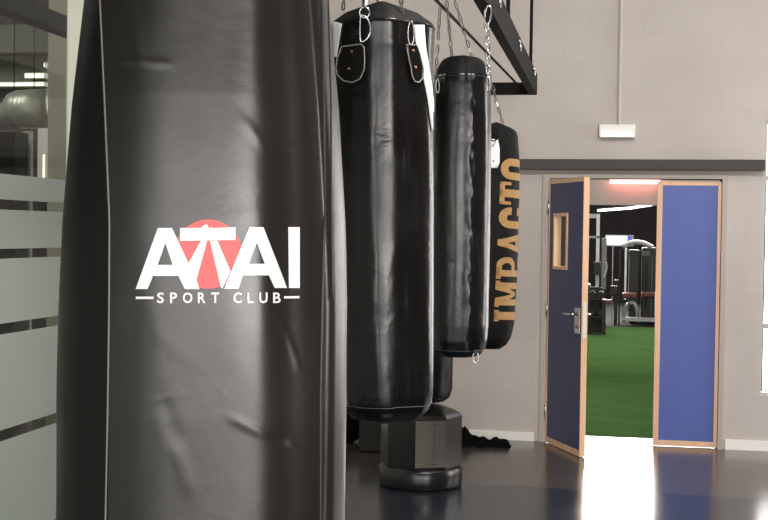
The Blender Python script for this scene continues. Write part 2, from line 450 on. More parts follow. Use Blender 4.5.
for i in range(200):
    th = 2 * PI * i / 200; P.append(bag2.pos(th, q2(403) + 0.004 * N(th * 2, 0, 0, 8), 0.001))
obj('bottom_seam', TB(P, 0.0009, 5, True), mat('grey stitching', (110, 108, 104), .7), t2, True)
P = [bag2.pos(2 * PI * i / 160, q2(30), 0.0005) for i in range(160)]
obj('top_seam', TB(P, 0.0012, 5, True), BLACKMETAL, t2, True)
def strap(hit, pts, parent, mtl=WHITESTRAP, name='strap', off=0.003, fb=None):
    bm = decal([pts], hit, 4, off, 0, fb); ob = obj(name, bm, mtl, parent, True)
    so = ob.modifiers.new('thickness', 'SOLIDIFY'); so.thickness = 0.002; so.offset = 0
    return ob
s_ = strap(H2, [(332.5, 22), (342.5, 24), (341, 34), (337.5, 57), (335, 57)], t2, fb=D2 - .01)
s_ = strap(H2, [(413, 25), (423.5, 25), (425, 46), (430.5, 82), (432.5, 100), (434, 131), (431, 131), (427, 100), (422, 74), (415.5, 46)], t2)
def leather_tab(hit, pts, rivets, parent, d):
    bm = decal([pts], hit, 3, 0.006); tb = obj('leather_tab', bm, VINYL, parent, True)
    so = tb.modifiers.new('thickness', 'SOLIDIFY'); so.thickness = 0.004; so.offset = 0
    P = []
    n = len(pts)
    for i in range(n):
        for f in (0, .25, .5, .75):
            x = pts[i][0] + (pts[(i + 1) % n][0] - pts[i][0]) * f; y = pts[i][1] + (pts[(i + 1) % n][1] - pts[i][1]) * f
            p = hit(x, y, 0.010)
            if p is not None: P.append(p)
    obj('stitching', TB(P, 0.0017, 5, True), STITCH, tb, True)
    for x, y in rivets:
        p = hit(x, y, 0.010)
        b = bmesh.new(); bmesh.ops.create_icosphere(b, subdivisions=2, radius=0.005)
        for v in b.verts: v.co += p
        obj('rivet', b, RIVET, tb, True)
def Upts(x0, x1, y0, ym, y1, n=10, sk=0):
    pts = [(x0 + 2, y0 + 1), (x1 - 2, y0 - 1)]
    cx = (x0 + x1) / 2; rx = (x1 - x0) / 2
    for i in range(n + 1):
        a = PI * i / n; pts.append((cx + rx * math.cos(a), ym + (y1 - ym) * math.sin(a)))
    return pts
leather_tab(H2, [(344, 47), (363, 44.5), (366, 48), (366.5, 60), (366, 70), (362, 79), (354, 83), (346, 81), (340, 75), (338.5, 68), (340, 58)], [(353.5, 52), (351, 69)], t2, D2)
leather_tab(H2, [(405, 45), (415, 45.5), (418, 54), (421.5, 70), (421, 78), (417, 83), (412.5, 81.5), (410, 76), (407, 60)], [(410.5, 51), (413.5, 68)], t2, D2)
# D rings and carabiners with chains up
def dring(px, y0, y1, w, d, parent, r=0.003, name='d_ring'):
    P = []
    for i in range(18):
        a = 2 * PI * i / 18
        x = px + w / 2 * (1 + math.cos(a)) - w / 2 if math.cos(a) > 0 else px
        P.append(at(px + (w * math.cos(a) if math.cos(a) > 0 else 0.12 * w * math.cos(a)), (y0 + y1) / 2 + (y1 - y0) / 2 * math.sin(a), d))
    return obj(name, TB(P, r, 6, True), CHROME, parent, True)
dring(361, 15, 42, 9.5, D2 - 0.19, t2, 0.0028)
def link(px, py, rx, ry, d, parent, r=0.003, name='chain_link', mtl=None):
    return obj(name, TB([at(px + rx * math.cos(2 * PI * i / 16), py + ry * math.sin(2 * PI * i / 16), d) for i in range(16)], r, 6, True), mtl or CHROME, parent, True)
link(364.5, 12.5, 5, 5.5, D2 - 0.19, t2, 0.0026)
obj('chain', chain_mesh(at(364.5, 7, D2 - .19), at(366, -60, D2 - .06), 0.04, 0.0035), CHAINM, t2)
obj('chain', chain_mesh(at(402, 19, D2 - .1), at(398, -60, D2 - .05), 0.032, 0.0025), CHAINM, t2)
obj('chain', chain_mesh(at(378, 8, D2 + .04), at(385, -60, D2), 0.032, 0.0025), CHAINM, t2)
obj('chain', chain_mesh(at(343, 10, D2), at(351, -60, D2), 0.032, 0.0025), CHAINM, t2)
link(411, 33, 3, 12, D2 - 0.145, t2, 0.0025)

# ================= bag 3
D3 = 5.6
k3 = D3 / F
ctr3 = at(460, 220, D3); ax3, ay3 = ctr3.x, ctr3.y
z0c = zb(357, D3, 460); z1c = zb(56, D3, 460)
def q3(py): return (zb(py, D3, 460) - z0c) / (z1c - z0c)
prof3 = [(0, .01), (.002, 16 * k3), (.008, 22 * k3), (q3(350), 26.5 * k3), (q3(340), 28.8 * k3), (q3(325), 30 * k3), (q3(200), 30.4 * k3), (q3(120), 29.6 * k3), (q3(85), 28.6 * k3), (q3(79), 27.6 * k3), (q3(68), 24.5 * k3), (q3(62), 21 * k3), (q3(59), 17 * k3), (1, .01)]
def w3(th, hh):
    d = math.degrees(th if th < PI else th - 2 * PI)
    v = 0.002 * N(math.cos(th) * 3, math.sin(th) * 3, hh * 3, 9)
    ridge = math.exp(-((d - 24) / 8) ** 2)
    v += 0.006 * math.exp(-((d + 32) / 15) ** 2) - 0.0035 * math.exp(-((d - 5) / 7) ** 2)
    v += math.exp(-((d - 24) / 10) ** 2) * (0.002 + 0.0055 * N(hh * 17, d * 0.09, 0, 3))
    return v
bag3 = Bag((ax3, ay3, z0c), (ax3, ay3, z1c), prof3, w3, 3)
t3 = thing('punching_bag', 'shiny black vinyl punching bag with a crumpled seam, hanging third in the row', 'punching bag', (ax3, ay3, z0c), 'hanging punching bags')
body3 = obj('bag_body', bag3.mesh([0, .002, .005, .008, .014] + lerp(.02, q3(77), 170) + lerp(q3(75), .99, 12) + [1.0], 144), VINYL3, t3, True)
H3 = Hit(body3)
body3.data.materials.append(CANVAS)
for p_ in body3.data.polygons:
    if p_.center.z > bag3.pos(0, q3(77)).z: p_.material_index = 1
obj('top_seam', TB([bag3.pos(2 * PI * i / 120, q3(79), 0.0005) for i in range(120)], 0.0022, 5, True), DARKPIPE, t3, True)
obj('bottom_seam', TB([bag3.pos(2 * PI * i / 120, q3(349), 0.001) for i in range(120)], 0.0018, 5, True), DARKPIPE, t3, True)
apex3 = at(443, -37, D3)
for (x, y, dd) in ((435.5, 78, -.09), (452, 60, -.06), (473, 60, .05)):
    obj('chain', chain_mesh(at(x, y, D3 + dd), apex3, 0.036, 0.0027), CHAINM, t3)
link(437.5, 86, 1.8, 7, D3 - 0.12, t3, 0.003)
# steel ring under the bag
p = at(475.5, 353, D3 - .09)
link(475.5, 357.5, 2.8, 5.6, D3 - .09, t3, 0.0028, 'ring')
obj('ring_loop', BX(at(474, 353.5, D3 - .09) - Vector((0, .004, .004)), at(477.5, 349.5, D3 - .09) + Vector((0, .004, .0))), VINYL, t3)
# right strap with carabiner to the rig
obj('strap', BX(at(483.2, 92, D3 - .06), at(486.2, 76, D3 - .06) + Vector((0, .006, 0))), VINYL, t3)

# ================= bag 4
D4 = 7.2
k4 = D4 / F
bot4 = at(485.5, 349, D4); top4 = at(496.5, 122.5, D4)
L4 = (top4 - bot4).length
def q4(py): return (349 - py) / (349 - 122.5)
prof4 = [(0, .01), (.004, 14 * k4), (q4(344), 20 * k4), (q4(336), 24.5 * k4), (q4(322), 27 * k4), (q4(280), 27.8 * k4), (q4(200), 26.6 * k4), (q4(157), 24.8 * k4), (q4(136), 22.5 * k4), (q4(130), 20.5 * k4), (q4(126), 12 * k4), (1, .01)]
def w4(th, hh): return 0.003 * N(math.cos(th) * 3, math.sin(th) * 3, hh * 3, 12) + 0.006 * max(0, 1 - (L4 - hh) / .25) * math.sin(3 * th + 1)
bag4 = Bag(bot4, top4, prof4, w4, 4)
t4 = thing('punching_bag', 'matte black punching bag with gold IMPACTO lettering down its side, farthest in the row', 'punching bag', bot4, 'hanging punching bags')
body4 = obj('bag_body', bag4.mesh([0, .004, .008] + lerp(.015, .95, 110) + [.96, .97, .98, .99, 1.0], 120), CANVAS, t4, True)
# slab lettering, u along the text (0..w), v up (0..1)
def q(x0, y0, x1, y1): return [(x0, y0), (x1, y0), (x1, y1), (x0, y1)]
def arc(cx, cy, rx, ry, t, a0, a1, n=8):
    out = []
    for i in range(n):
        a, b = R(a0 + (a1 - a0) * i / n), R(a0 + (a1 - a0) * (i + 1) / n)
        out.append([(cx + rx * math.cos(a), cy + ry * math.sin(a)), (cx + rx * math.cos(b), cy + ry * math.sin(b)), (cx + (rx - t) * math.cos(b), cy + (ry - t * .7) * math.sin(b)), (cx + (rx - t) * math.cos(a), cy + (ry - t * .7) * math.sin(a))])
    return out
GL = {
 'I': [q(.22, 0, .78, 1), q(.1, 0, .9, .13), q(.1, .87, .9, 1)],
 'M': [q(.06, 0, .3, 1), q(.7, 0, .94, 1), [(.1, 1), (.34, 1), (.56, .3), (.44, .3)], [(.66, 1), (.9, 1), (.56, .3), (.44, .3)], q(0, 0, .38, .12), q(.62, 0, 1, .12), q(0, .88, .3, 1), q(.7, .88, 1, 1)],
 'P': [q(.12, 0, .4, 1), q(0, 0, .55, .12), q(0, .88, .55, 1), q(.4, .86, .65, 1), q(.4, .4, .65, .54)] + arc(.62, .7, .36, .3, .26, -90, 90),
 'A': [[(.02, 0), (.28, 0), (.58, 1), (.38, 1)], [(.98, 0), (.7, 0), (.42, 1), (.62, 1)], q(.25, .26, .75, .4), q(-.04, 0, .38, .12), q(.6, 0, 1.04, .12)],
 'C': arc(.5, .7, .46, .3, .33, 0, 180) + arc(.5, .3, .46, .3, .33, 180, 360) + [q(.04, .3, .37, .7), q(.63, .62, .96, .74), q(.63, .28, .96, .38)],
 'T': [q(.32, 0, .68, 1), q(.2, 0, .8, .12), q(0, .86, 1, 1), q(0, .66, .14, 1), q(.86, .66, 1, 1)],
 'O': arc(.5, .7, .47, .3, .33, 0, 180) + arc(.5, .3, .47, .3, .33, 180, 360) + [q(.03, .29, .36, .71), q(.64, .29, .97, .71)],
}
word = 'IMPACTO'; wid = {'I': .62, 'M': 1.15, 'P': 1, 'A': 1.05, 'C': 1, 'T': 1, 'O': 1}
tot = sum(wid[c] + .08 for c in word)
sc_ = (q4(157) - q4(321)) / tot; u = q4(321)
bm = bmesh.new()
for ch in word:
    for pl in GL[ch]:
        vs = [bm.verts.new((u + x * wid[ch] * sc_, y, 0)) for x, y in pl]
        try: bm.faces.new(vs)
        except Exception: pass
    u += (wid[ch] + .08) * sc_
for i in range(1, 14):
    bmesh.ops.bisect_plane(bm, geom=bm.verts[:] + bm.edges[:] + bm.faces[:], plane_co=(0, i / 14, 0), plane_no=(0, 1, 0), dist=1e-6)
i = q4(321)
while i < q4(157):
    bmesh.ops.bisect_plane(bm, geom=bm.verts[:] + bm.edges[:] + bm.faces[:], plane_co=(i, 0, 0), plane_no=(1, 0, 0), dist=1e-6); i += .012
for v in bm.verts:
    th = R(96 - (96 - 14) * v.co.y)
    # the start of the word is painted a little higher round the bag
    v.co = bag4.pos(th + R(3) * 0, v.co.x, 0.0016)
bm.normal_update()
for f in bm.faces:
    cc = f.calc_center_median(); ax_ = bag4.b + bag4.a * (cc - bag4.b).dot(bag4.a)
    if f.normal.dot(cc - ax_) < 0: f.normal_flip()
g = obj('lettering', bm, GOLD, t4, True); g['label'] = 'gold slab lettering IMPACTO reading upwards'
H4 = Hit(body4)
strap(H4, [(491, 139), (498, 140), (499.5, 148), (499.5, 163), (497.5, 168), (491, 168), (488, 160), (488, 144)], t4, WHITESTRAP, 'strap_tab', 0.004)
link(493.5, 134.5, 4.5, 6.5, D4 - .17, t4, 0.004, 'buckle', BLACKMETAL)
for yy in (146, 161):
    b = bmesh.new(); bmesh.ops.create_icosphere(b, subdivisions=2, radius=0.005)
    pp = H4(493.5, yy, 0.006)
    for v in b.verts: v.co += pp
    obj('rivet', b, RIVET, t4, True)
ap4 = at(489, 74, D4)
obj('chain', chain_mesh(at(503, 124.5, D4 - .04), ap4, 0.042, 0.0032), CHAINM, t4)
obj('chain', chain_mesh(at(484, 124, D4 + .04), ap4, 0.042, 0.0032), CHAINM, t4)
obj('chain', chain_mesh(ap4, at(487, -30, D4), 0.042, 0.0035), CHAINM, t4)

# ================= rig
rig = thing('steel_rig', 'black steel ceiling rig of beams and rods that the punching bags hang from', 'rig', at(537, 95, 8.9))
a1, a2, hB, hT = -0.585, -0.540, 2.64, 2.79
YE = atY(537, 90, 9.15).y
pe = at(537, 95, 8.95); xr = pe.x; yE = pe.y; hB = pe.z; hT = at(536, 74, 8.95).z
# side beam running down the room
w_b = 0.055
obj('beam', BX((xr - w_b, -1.5, hB), (xr, yE, hT), 0.003), BLACKMETAL, rig)
obj('crossbar', BX((-1.9, yE - 0.06, hB), (xr, yE - .001, hB + 0.085), 0.003), BLACKMETAL, rig)
obj('beam', BX((-1.9, -1.5, hB), (-1.845, yE, hT), 0.003), BLACKMETAL, rig)
pA = at(518, 85, 8.8); 
dirp = (at(436, 0, 5.45) - pA)
pB = pA + dirp * 1.7
pB.z = pA.z + (pB.z - pA.z)
obj('brace_rod', TB([pA, pB], 0.0075, 8), BLACKMETAL, rig)
for (px, py) in ((511, 19), (532, 66)):
    p = at(px, py, 1); r_ = ray(px, py); d = (hT - CAM.z) / r_.z; p = CAM + r_ * d
    obj('hanging_rod', TB([(xr - .02, p.y, hT - .01), (xr - .02, p.y, 4.99)], 0.011, 8), BLACKMETAL, rig)
for (px, py) in ((486, 3), (509, 47), (525, 73)):
    r_ = ray(px, py); d = (xr - r_.x * 0 - w_b * .35 - CAM.x) / r_.x if r_.x else 1
    p = CAM + r_ * (abs((xr - w_b) / r_.x)); p.x = xr
    d = (p - CAM).dot(fwd)
    eb = obj('eye_bolt', TB([p + Vector((0.012, 0.018 * math.cos(2 * PI * i / 14), -0.002 + 0.02 * math.sin(2 * PI * i / 14))) for i in range(14)], 0.0045, 6, True), CHROME, rig, True)
    bm = bmesh.new(); bmesh.ops.create_icosphere(bm, subdivisions=2, radius=0.011)
    for v in bm.verts: v.co += p + Vector((0.004, 0, 0.03))
    obj('bolt_head', bm, CHROME, rig, True)
# safety chain with a carabiner from the first eye bolt to bag three
pc = at(487, 6, 5.38); 
ch = thing('steel_chain', 'bright steel chain with carabiner hanging from the rig beam to the third punching bag', 'chain', at(490, 84, 5.38))
def ov(px, py, rx, ry, d, tilt=0): 
    out = []
    for i in range(18):
        a = 2 * PI * i / 18; x, y = rx * math.cos(a), ry * math.sin(a)
        out.append(at(px + x * math.cos(tilt) - y * math.sin(tilt), py + x * math.sin(tilt) + y * math.cos(tilt), d))
    return out
obj('carabiner', TB(ov(487.8, 15, 3.2, 9.5, 5.38, 0.12), 0.0042, 6, True), CHROME, ch, True)
obj('chain_links', chain_mesh(at(486.5, 23, 5.38), at(488.3, 80, 5.38), 0.04, 0.0042, wid=.62), CHROME, ch, True)
obj('carabiner', TB(ov(488.5, 84, 1.6, 7, 5.38, 0), 0.0045, 6, True), CHROME, ch, True)

# ================= room
YW = 9.94
CEIL = 5.0
XR = 4.2
XL = -3.0
pL = atY(548, 300, YW).x; pRt = atY(720, 300, YW).x
dh = atY(700, 179, YW).z
DX0, DX1, DH = pL, pRt, dh
def slab(name, lo, hi, mtl, bevel=0): return struct(obj(name, BX(lo, hi, bevel), mtl))
# back wall with door and window openings
wx0 = atY(759, 395, YW).x; wz0 = atY(759, 395, YW).z; wz1 = atY(765, 120, YW).z; wx1 = wx0 + 1.9
bm = bmesh.new()
T = 0.22
box(bm, (XL - .1, YW, 0), (DX0, YW + T, CEIL))
box(bm, (DX0, YW, DH), (DX1, YW + T, CEIL))
box(bm, (DX1, YW, 0), (wx0, YW + T, CEIL))
box(bm, (wx0, YW, 0), (wx1, YW + T, wz0)); box(bm, (wx0, YW, wz1), (wx1, YW + T, CEIL))
box(bm, (wx1, YW, 0), (XR + .2, YW + T, CEIL))
struct(obj('wall_back', bm, WALLM))

# floor: poured glossy grey with a blue zone
def floor_mat():
    M = bpy.data.materials.new('glossy resin floor'); M.use_nodes = True
    nt = M.node_tree; n = nt.nodes; b = n['Principled BSDF']; L = nt.links.new
    tc = n.new('ShaderNodeTexCoord'); s = n.new('ShaderNodeSeparateXYZ'); L(tc.outputs['Object'], s.inputs[0])
    yb = atZ(450, 483).y
    g = n.new('ShaderNodeMath'); g.operation = 'LESS_THAN'; g.inputs[1].default_value = yb; L(s.outputs['Y'], g.inputs[0])
    mx = n.new('ShaderNodeMix'); mx.data_type = 'RGBA'; L(g.outputs[0], mx.inputs[0])
    mx.inputs[6].default_value = lin((68, 62, 58)); mx.inputs[7].default_value = lin((36, 40, 47))
    t = n.new('ShaderNodeTexNoise'); t.inputs['Scale'].default_value = 2.5; t.inputs['Detail'].default_value = 6; L(tc.outputs['Object'], t.inputs['Vector'])
    mr = n.new('ShaderNodeMapRange'); mr.inputs['To Min'].default_value = .13; mr.inputs['To Max'].default_value = .25; L(t.outputs['Fac'], mr.inputs['Value'])
    L(mr.outputs[0], b.inputs['Roughness']); L(mx.outputs[2], b.inputs['Base Color'])
    b.inputs['Specular IOR Level'].default_value = .5
    return M
FLOORM = floor_mat()
slab('floor', (-12, -6, -0.1), (XR + .2, 10.3, 0), FLOORM)
YB = 31.0
TURF = mat('green turf', (72, 102, 57), 1.0, spec=0.0, bump=0.5, bscale=120, var=0.12, vscale=2.2, stretch=(0.5, 2, 1))
DARKFLOOR = mat('dark rubber floor', (34, 34, 34), 0.9, spec=0.1)
struct(obj('floor_next_room', BX((-8, 10.3, -0.1), (8, YB, -0.001)), DARKFLOOR))
tf = tag(obj('artificial_turf', BX((-4, 10.32, -0.0005), (4, atZ(620, 327).y, 0.004)), TURF), 'bright green artificial turf lane on the floor beyond the doorway', 'turf')
CEILM = mat('dark grey ceiling', (92, 88, 84), 0.8)
slab('ceiling', (-12, -6, CEIL), (XR + .2, YW + T, CEIL + .1), CEILM)
# right wall with tall window openings
RW = mat('taupe plaster', (112, 106, 100), 0.75, var=.04)
bm = bmesh.new()
wins = [(-5.5, -1.35), (8.0, 9.6)]
y = -6
for a, b_ in wins:
    box(bm, (XR, y, 0), (XR + .2, a, CEIL)); box(bm, (XR, a, 0), (XR + .2, b_, 0.6)); box(bm, (XR, a, 3.6), (XR + .2, b_, CEIL)); y = b_
box(bm, (XR, y, 0), (XR + .2, YW, CEIL))
struct(obj('wall_right', bm, RW))
slab('wall_rear', (-12, -6.2, 0), (XR + .2, -6, CEIL), RW)

GLOW = mat('daylit obscured glass', (240, 244, 250), 0.6, emit=(255, 250, 246), estr=4.0)
def window(name, a, b_, axis, z0, z1, depth_lo, depth_hi, rails=(), stiles=1, mtl=None):
    """frame + pane in an opening. axis 'x' = opening spans x, set in a wall facing y"""
    bm = bmesh.new(); fw = 0.05 if axis == 'y' else 0.018
    def bb(u0, u1, w0, w1, d0=None, d1=None):
        d0 = depth_lo if d0 is None else d0; d1 = depth_hi if d1 is None else d1
        if axis == 'x': box(bm, (u0, d0, w0), (u1, d1, w1))
        else: box(bm, (d0, u0, w0), (d1, u1, w1))
    bb(a, a + fw, z0, z1); bb(b_ - fw, b_, z0, z1); bb(a + fw, b_ - fw, z0, z0 + fw); bb(a + fw, b_ - fw, z1 - fw, z1)
    for z in rails: bb(a + fw, b_ - fw, z - .02, z + .02)
    for i in range(1, stiles + 1):
        x = a + (b_ - a) * i / (stiles + 1); bb(x - .02, x + .02, z0 + fw, z1 - fw)
    fr = struct(obj(name, bm, mat('window frame', (176, 174, 170), 0.4)))
    bm = bmesh.new(); dm = (depth_lo + depth_hi) / 2
    bb(a + .03, b_ - .03, z0 + .03, z1 - .03, dm - .004, dm + .004)
    obj('pane', bm, mtl or GLOW, fr)
    return fr
rz = [atY(760, 326, YW).z, atY(765, 178, YW).z]
window('window_1', wx0, wx1, 'x', wz0, wz1, YW + .02, YW + .08, rz, 1)
GLOW2 = mat('bright daylit side glass', (240, 244, 250), 0.6, emit=(255, 248, 240), estr=3.2)
for i, (a, b_) in enumerate(wins): window('window_%d' % (i + 2), a, b_, 'y', .6, 3.6, XR + .04, XR + .10, (1.6, 2.6), 1, GLOW2)

# skirting
bl0 = atY(440, 432, YW).x
slab('baseboard_back', (XL, YW - .018, 0), (atY(534, 438, YW).x, YW, atY(500, 431, YW).z), WHITEPAINT)
slab('baseboard_right', (atY(725, 445, YW).x, YW - .018, 0), (XR, YW, atY(740, 440, YW).z), WHITEPAINT)
# steel beam over the door
tb = slab('trim_1', (XL, YW - .09, atY(640, 170.5, YW).z), (atY(764, 165, YW).x, YW, atY(640, 160, YW).z), GREYMETAL, 0.004)

# door frame
fx = 0.055
bm = bmesh.new()
box(bm, (DX0 - fx, YW - .02, 0), (DX0, YW + T, DH + .03)); box(bm, (DX1, YW - .02, 0), (DX1 + fx * .7, YW + T, DH + .03)); box(bm, (DX0, YW - .02, DH), (DX1, YW + T, DH + .03))
struct(obj('door_frame', bm, FRAMEGREY))

def door(name, hinge, direction, width, z1, win=None, handle=False, sL=0.035, sR=0.06):
    """leaf built in its own frame: u along the leaf from the hinge, w thickness, z up"""
    o = bpy.data.objects.new(name, None); COL.objects.link(o); o.location = hinge; o.rotation_euler = (0, 0, direction)
    bpy.context.view_layer.update(); o['kind'] = 'structure'
    def part(nm, bm, mtl, par=None, smooth=False):
        me_o = obj(nm, bm, mtl, None, smooth); me_o.parent = par or o; return me_o
    th = 0.045; rT, rB = 0.03, 0.045
    z0 = 0.005
    bm = bmesh.new()
    box(bm, (0, -th, z0), (sL, 0, z1)); box(bm, (width - sR, -th, z0), (width, 0, z1)); box(bm, (sL, -th, z0), (width - sR, 0, z0 + rB)); box(bm, (sL, -th, z1 - rT), (width - sR, 0, z1))
    part('wooden_edge', bm, WOOD)
    pl = bmesh.new(); e = 0.004
    if win:
        a, b_, c, d = win
        box(pl, (sL, -th + e, z0 + rB), (a, -e, z1 - rT)); box(pl, (b_, -th + e, z0 + rB), (width - sR, -e, z1 - rT))
        box(pl, (a, -th + e, z0 + rB), (b_, -e, c)); box(pl, (a, -th + e, d), (b_, -e, z1 - rT))
        part('panel', pl, BLUE_SHADE)
        fr = bmesh.new(); f = .016
        box(fr, (a - .008, -th - .006, c - .008), (a + f, .006, d + .008)); box(fr, (b_ - f, -th - .006, c - .008), (b_ + .008, .006, d + .008))
        box(fr, (a + f, -th - .006, c - .008), (b_ - f, .006, c + f)); box(fr, (a + f, -th - .006, d - f), (b_ - f, .006, d + .008))
        wf = part('vision_panel_frame', fr, WOOD)
        g = part('pane', BX((a + f - .004, -th / 2 - .003, c + f - .004), (b_ - f + .004, -th / 2 + .003, d - f + .004)), CLEAR, wf)
    else:
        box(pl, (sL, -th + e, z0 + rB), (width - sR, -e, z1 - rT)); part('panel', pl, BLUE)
    for hz in (.25, 1.05, 1.85):
        part('hinge', TB([(-0.006, -th - .002, hz - .05), (-0.006, -th - .002, hz + .05)], .008, 8), CHROME, None, True)
    return o, part, th

def glass_mat():
    M = bpy.data.materials.new('clear glass'); M.use_nodes = True
    nt = M.node_tree; n = nt.nodes; L = nt.links.new
    for x in list(n): 
        if x.type != 'OUTPUT_MATERIAL': n.remove(x)
    out = n['Material Output']
    tr = n.new('ShaderNodeBsdfTransparent'); tr.inputs[0].default_value = (.93, .95, .92, 1)
    gl = n.new('ShaderNodeBsdfGlossy'); gl.inputs['Roughness'].default_value = .02
    lw = n.new('ShaderNodeLayerWeight'); lw.inputs[0].default_value = .5
    pw = n.new('ShaderNodeMath'); pw.operation = 'POWER'; pw.inputs[1].default_value = 4; L(lw.outputs['Facing'], pw.inputs[0])
    fr = n.new('ShaderNodeMath'); fr.operation = 'MULTIPLY_ADD'; fr.inputs[1].default_value = .25; fr.inputs[2].default_value = .03; L(pw.outputs[0], fr.inputs[0])
    tc = n.new('ShaderNodeTexCoord')
    t = n.new('ShaderNodeTexNoise'); t.inputs['Scale'].default_value = 3; L(tc.outputs['Object'], t.inputs['Vector'])
    mx = n.new('ShaderNodeMixShader'); L(fr.outputs[0], mx.inputs[0]); L(tr.outputs[0], mx.inputs[1]); L(gl.outputs[0], mx.inputs[2]); L(mx.outputs[0], out.inputs[0])
    return M
CLEAR = glass_mat()

# left leaf, swung open towards the room
hg = atZ(547.5, 443); hg.y = YW - .0
free = atZ(585, 457.5)
vec = free - Vector((DX0 + .040, YW - .03, 0)); ang = math.atan2(vec.y, vec.x); LW = vec.to_2d().length
def leafz(px_u, py):  # height of a pixel on the open leaf plane
    pass
tn = Vector((math.cos(ang), math.sin(ang), 0)); nn = Vector((-tn.y, tn.x, 0)); H0 = Vector((DX0 + .040, YW - .03, 0))
def onleaf(px, py):
    r = ray(px, py); d = (H0 - CAM).dot(nn) / r.dot(nn); p = CAM + r * d
    return (p - H0).dot(tn), p.z
wu0, wz_a = onleaf(559, 268); wu1, wz_b = onleaf(573, 214)
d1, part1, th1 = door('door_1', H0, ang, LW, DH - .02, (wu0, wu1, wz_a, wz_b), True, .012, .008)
# lever handles on both faces and the bright lock plate on the edge
hu, hz = onleaf(575, 313)
hu = LW - .075
for sgn, y0 in ((-1, -th1), (1, 0)):
    pl = part1('handle', BX((hu - .05, y0 - (.006 if sgn < 0 else 0), hz - .14), (hu + .05, y0 + (0 if sgn < 0 else .006), hz + .05), .002), CHROME)
    b = bmesh.new(); tube(b, [(hu, y0, hz), (hu, y0 + sgn * .05, hz), (hu - .02, y0 + sgn * .06, hz), (hu - .13, y0 + sgn * .06, hz)], .010, 8)
    part1('lever', b, CHROME, pl, True)
    part1('lock_cylinder', TB([(hu, y0, hz - .09), (hu, y0 + sgn * .014, hz - .09)], .013, 10), RIVET, pl, True)
part1('lock_plate', BX((LW, -th1 + .008, hz - .17), (LW + .003, -.008, hz + .10)), mat('pale lock plate', (235, 228, 218), .35, .15))
# right leaf, shut
RX0 = atY(655.5, 300, YW).x; RWd = DX1 - .004 - RX0
d2, part2, _ = door('door_2', Vector((DX1 - .004, YW + .005, 0)), PI, RWd, DH - .02, None, False, .025, .04)
# with the hinge on the right the leaf's thickness points into the opening
part2('flush_bolt', BX((RWd, -.032, 1.0), (RWd + .003, -.012, 1.2)), CHROME)

# emergency light and conduit
e0 = atY(599, 138, YW); e1 = atY(635, 125, YW)
el = thing('emergency_light', 'white rectangular emergency light box above the dark steel beam', 'emergency light', ((e0.x + e1.x) / 2, YW, e0.z))
obj('housing', BX((e0.x, YW - .06, e0.z), (e1.x, YW - .001, e1.z), .006), WHITEPAINT, el)
l0 = atY(602, 136.5, YW - .06); l1 = atY(632, 131.5, YW - .06)
obj('lens', BX((l0.x, YW - .068, l0.z), (l1.x, YW - .058, l1.z), .003), mat('white lamp lens', (250, 245, 235), .3, emit=(255, 244, 230), estr=1.2), el)
cx = atY(619, 124, YW).x
tag(obj('conduit', TB([(cx, YW - .016, e1.z), (cx, YW - .016, CEIL - .01)], .015, 10), mat('grey conduit', (190, 182, 174), .5)), 'thin pale grey conduit pipe running up the wall from the emergency light', 'pipe')

# ================= next room
NW = mat('dark charcoal wall', (52, 48, 47), .7)
slab('wall_far', (-8, YB, 0), (8, YB + .2, 3.0), NW)
slab('wall_far_top', (-8, YB, 6.2), (8, YB + .2, 8), NW)
slab('ceiling_next_room', (-8, YW + T, 8), (8, YB + .2, 8.1), NW)
slab('wall_next_left', (-8.2, YW + T, 0), (-8, YB + .2, 8), NW)
slab('wall_next_right', (8, YW + T, 0), (8.2, YB + .2, 8), NW)
GLOW3 = mat('daylit clerestory glass', (240, 240, 240), .6, emit=(255, 250, 244), estr=30)
window('window_6', -8, 8, 'x', 3.0, 6.2, YB + .02, YB + .08, (), 5, GLOW3)
# lower part of a mezzanine bulkhead across the turf lane
YH = 16.5
hb = atY(620, 205, YH).z
slab('wall_bulkhead', (-8, YH, hb), (8, YH + .15, hb + 1.2), mat('pale bulkhead', (214, 204, 198), .7))
la = atY(609, 184, YH - .15); lb = atY(661, 178.5, YH - .15)
pk = thing('tube_light', 'glowing pink-white tube light mounted on the pale bulkhead beyond the doorway', 'light', ((la.x + lb.x) / 2, YH, la.z))
obj('lamp_body', BX((la.x, YH - .1, lb.z), (lb.x, YH, lb.z + .03)), WHITEPAINT, pk)
obj('tube', TB([(la.x + .01, YH - .12, (la.z + lb.z) / 2), (lb.x - .01, YH - .12, (la.z + lb.z) / 2)], .033, 10), mat('pink glowing tube', (255, 220, 220), .4, emit=(255, 160, 152), estr=6), pk, True)

# machines
STEEL = mat('brushed machine steel', (235, 235, 236), .3, .2)
SILVER = mat('silver painted frame', (190, 190, 192), .35, .3)
MBLK = mat('black machine shroud', (44, 43, 44), .4)
GREYP = mat('grey machine panel', (130, 128, 127), .4)
REDV = mat('maroon vinyl', (112, 62, 60), .45)
YM = 23.2
def bp(px0, py0, px1, py1, Y, dp, bev=0.0):
    a = atY(px0, py1, Y); b = atY(px1, py0, Y)
    return BX((a.x, Y, max(a.z, 0.005)), (b.x, Y + dp, b.z), bev)
def base_pt(px, Y): p = atY(px, 328, Y); return (p.x, Y, 0)
